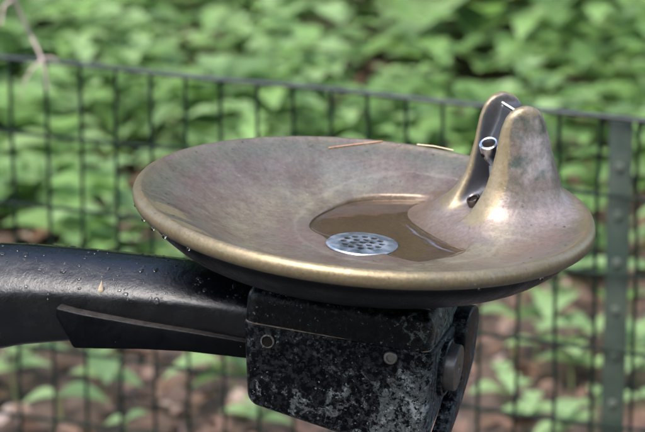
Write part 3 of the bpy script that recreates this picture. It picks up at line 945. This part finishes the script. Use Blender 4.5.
# push button
RX = Matrix.Rotation(YAW, 4, 'Z') @ Matrix.Rotation(R(90), 4, 'Y')
bm = bmesh.new()
lathe(bm, [(.0185, -.003), (.0185, .0100), (.0178, .0112), (.0035, .0116), (.0028, .0104), (0, .0104)], 56, Matrix.Translation(boxp(HXR + .001, .050, -.0255)) @ RX)
btn = bm_obj('push_button', bm, M_button, root)
bm = bmesh.new()
lathe(bm, [(.0228, -.002), (.0226, .0026), (.0215, .0036), (.0202, .0030), (.0195, .0006), (.0188, .0006)], 56, Matrix.Translation(boxp(HXR + .001, .049, -.0265)) @ RX)
bm_obj('button_collar', bm, M_flange, root)
bm = bmesh.new()
FX = Matrix.Rotation(YAW, 4, 'Z') @ Matrix.Rotation(R(90), 4, 'X')
sc = Matrix.Translation(boxp(.046, 0, -.0085)) @ FX
lathe(bm, [(.0056, -.001), (.0056, .0008), (.0048, .0018), (.0030, .0020), (.0026, .0010), (0, .0010)], 28, sc)
bm_obj('screw', bm, metal_mat('dull_screw', (.22, .21, .19), .45), box_o)
bm = bmesh.new()
sc = Matrix.Translation(boxp(-.0525, 0, -.0125)) @ FX
lathe(bm, [(.0050, -.001), (.0050, .0006), (.0042, .0012), (.0036, .0004), (0, .0002)], 28, sc)
sh = bm_obj('screw_hole', bm, M_dark, box_o)
bm = bmesh.new(); lathe(bm, [(.0056, -.001), (.0056, .0006), (.0049, .0012), (.0040, .0009), (.0036, -.001)], 28, sc); bm_obj('worn_ring', bm, plain_mat('bare_ring', (.02, .02, .02), (.16, .14, .12), 420, .5), sh)

# --- supporting arm: swept domed section that bends down to the ground outside the picture
ARM_Y = .0625
stations = [  # x, ztop, zbottom in box coordinates, direction angle (0 = horizontal, 90 = down)
    (-.060, .0235, -.030, 0), (-.10, .0225, -.032, 2), (-.14, .0210, -.036, 4), (-.18, .0188, -.0415, 6), (-.22, .0165, -.050, 9),
    (-.26, .0135, -.0600, 12), (-.30, .0090, -.0745, 16)]
sec0 = smooth_curve([(-.036, 0), (-.0425, .07), (-.0435, .30), (-.0433, .50), (-.0418, .62), (-.0368, .725), (-.0285, .83), (-.016, .945), (0, 1.0)], 4)
sec = [(a, b) for a, b in sec0] + [(-a, b) for a, b in sec0[-2::-1]]
def arm():
    bm = bmesh.new(); rings = []
    def ring(c, ang, H, W=1.):
        t = Vector((-math.cos(R(ang)), 0, -math.sin(R(ang)))); up = Vector((-t.z * -1, 0, 0))
        up = Vector((-math.sin(R(ang)), 0, math.cos(R(ang))))
        return [bm.verts.new(BX @ (Vector(c) + Vector((0, a * W, 0)) + up * (b * H))) for a, b in sec]
    for x, zt, zb, ang in stations:
        rings.append(ring((x, ARM_Y, zb), ang, (zt - zb)))
    # bend: continue from the last station round to vertical
    x, zt, zb, ang = stations[-1]; H = (zt - zb); cx_, cz_ = x, zb
    a_ = ang
    while a_ < 90:
        a_ = min(90, a_ + 8); stp = .020
        cx_ -= stp * math.cos(R(a_ - 4)); cz_ -= stp * math.sin(R(a_ - 4))
        rings.append(ring((cx_, ARM_Y, cz_), a_, H, 1 + (a_ - ang) / 500))
    for zz in (-.35, -.5, -.65, -.815):
        rings.append(ring((cx_, ARM_Y, zz), 90, H * 1.02, 1.16))
    n = len(sec)
    for p, q in zip(rings[:-1], rings[1:]):
        for k in range(n): bm.faces.new((p[k], p[(k + 1) % n], q[(k + 1) % n], q[k]))
    bm.faces.new(rings[0]); bm.faces.new(rings[-1][::-1])
    o = bm_obj('arm', bm, M_black, root, angle=60)
    # rib / cover plate under the near side of the arm
    bm = bmesh.new()
    y0, y1 = .0085, .030
    pr = [(-.0600, -.0205, -.0345), (-.12, -.0200, -.0375), (-.16, -.0205, -.0420), (-.195, -.0200, -.0475), (-.2135, -.0195, -.0500), (-.2300, -.0180, -.0250)]
    A0 = []
    for x, a, b in pr: A0.append([bm.verts.new(boxp(x, y, z)) for y, z in ((y0 + (x + .23) * .035, a), (y1, a), (y1, b), (y0 + (x + .23) * .035, b))])
    for p, q in zip(A0[:-1], A0[1:]):
        for k in range(4): bm.faces.new((p[k], p[(k + 1) % 4], q[(k + 1) % 4], q[k]))
    bm.faces.new(A0[0]); bm.faces.new(A0[-1][::-1])
    bmesh.ops.recalc_face_normals(bm, faces=bm.faces)
    bmesh.ops.bevel(bm, geom=bm.edges[:], offset=.0018, segments=3, affect='EDGES', profile=.5)
    bm_obj('arm_rib', bm, M_rib, o)
    return o
arm_o = arm()

# --- water beads and crumbs
def beads():
    bm = bmesh.new()
    me = arm_o.data
    def blob(p, nrm, r, flat=.5):
        Mx = Matrix.Translation(p) @ Vector((0, 0, 1)).rotation_difference(nrm).to_matrix().to_4x4() @ Matrix.Diagonal((1, rng.uniform(.7, 1.2), flat, 1))
        bmesh.ops.create_icosphere(bm, subdivisions=2, radius=r, matrix=Mx)
    polys = [p for p in me.polygons if p.normal.z > .25 and p.center.x > -.36 and p.center.z > -.2 and p.area > 1e-6]
    ar = np.array([p.area for p in polys]); ar /= ar.sum()
    for i in rng.choice(len(polys), 620, p=ar):
        p = polys[i]; v = [me.vertices[k].co for k in p.vertices]
        s, t = rng.uniform(), rng.uniform()
        c = (v[0] * (1 - s) + v[1] * s) * (1 - t) + (v[3] * (1 - s) + v[2] * s) * t
        blob(c, p.normal, float(rng.choice([.0006, .0010, .0017, .0027], p=[.50, .34, .11, .05])), .32)
    # drops hanging from the rim and lying on it
    for ang, rr, zz, rad in ((199, .1795, -.0135, .0020), (206, .1795, -.0138, .0023), (212, .179, -.0140, .0024), (188, .1795, -.013, .0016), (222, .1785, -.0145, .0018), (298, .178, -.0145, .0016), (318, .178, -.0145, .0020)):
        blob(Vector((rr * math.cos(R(ang)), rr * math.sin(R(ang)), zz)), Vector((0, 0, 1)), rad * .75, 1.15)
    for k in range(60):
        ang = rng.uniform(0, 6.28); rr = rng.uniform(.150, .176)
        z = bowl_z(rr * math.cos(ang), rr * math.sin(ang))
        blob(Vector((rr * math.cos(ang), rr * math.sin(ang), z)), Vector((0, 0, 1)), float(rng.uniform(.0005, .0014)), .5)
    m, t, p = newmat('water_drop'); p.inputs['Transmission Weight'].default_value = 1; p.inputs['Roughness'].default_value = .02; p.inputs['IOR'].default_value = 1.33
    o = bm_obj('water_beads', bm, m)
    o.matrix_world = Matrix.Translation((0, 0, ROOTZ)) @ Matrix.Rotation(TILT, 4, 'Y')
    tag(o, 'tiny beads of water sitting on the black arm and the bronze rim', 'water drops', kind='stuff')
beads()

RM = Matrix.Translation((0, 0, ROOTZ)) @ Matrix.Rotation(TILT, 4, 'Y')
def needle(pts, r, label, m):
    P = [RM @ Vector((x, y, bowl_z(x, y) + dz)) for x, y, dz in pts]
    base = P[0]; bm = bmesh.new(); tube(bm, [p - base for p in P], r, 6)
    o = bm_obj('dry_needle', bm, m); o.location = base
    tag(o, label, 'pine needle')
needle([(-.028, .160, .0006), (-.012, .1665, .0008), (.004, .1715, .0006), (.017, .1738, .0008)], .0005, 'rusty orange dry needle lying inside the far rim of the basin', M_needle)
needle([(.046, .1705, .0010), (.060, .1655, .0022), (.076, .1585, .0020)], .0005, 'pale straw coloured needle on the far rim just left of the bubbler guard', M_needle2)

# pale crumb stuck to the shoulder of the arm
bm = bmesh.new()
cp = RM @ boxp(-.198, .0222, -.0015)
bmesh.ops.create_icosphere(bm, subdivisions=3, radius=.0024, matrix=Matrix.Diagonal((1, .5, 1.5, 1)))
for v in bm.verts:
    if v.co.z > 0: k = max(.18, 1 - v.co.z / .0040); v.co.x = v.co.x * k + v.co.z * .25; v.co.z *= 2.2
o = bm_obj('seed_husk', bm, plain_mat('pale_husk', (.30, .24, .17), (.45, .38, .28), 300, .7)); o.location = cp
tag(o, 'tiny pale teardrop-shaped husk stuck on the shoulder of the black arm', 'seed husk')
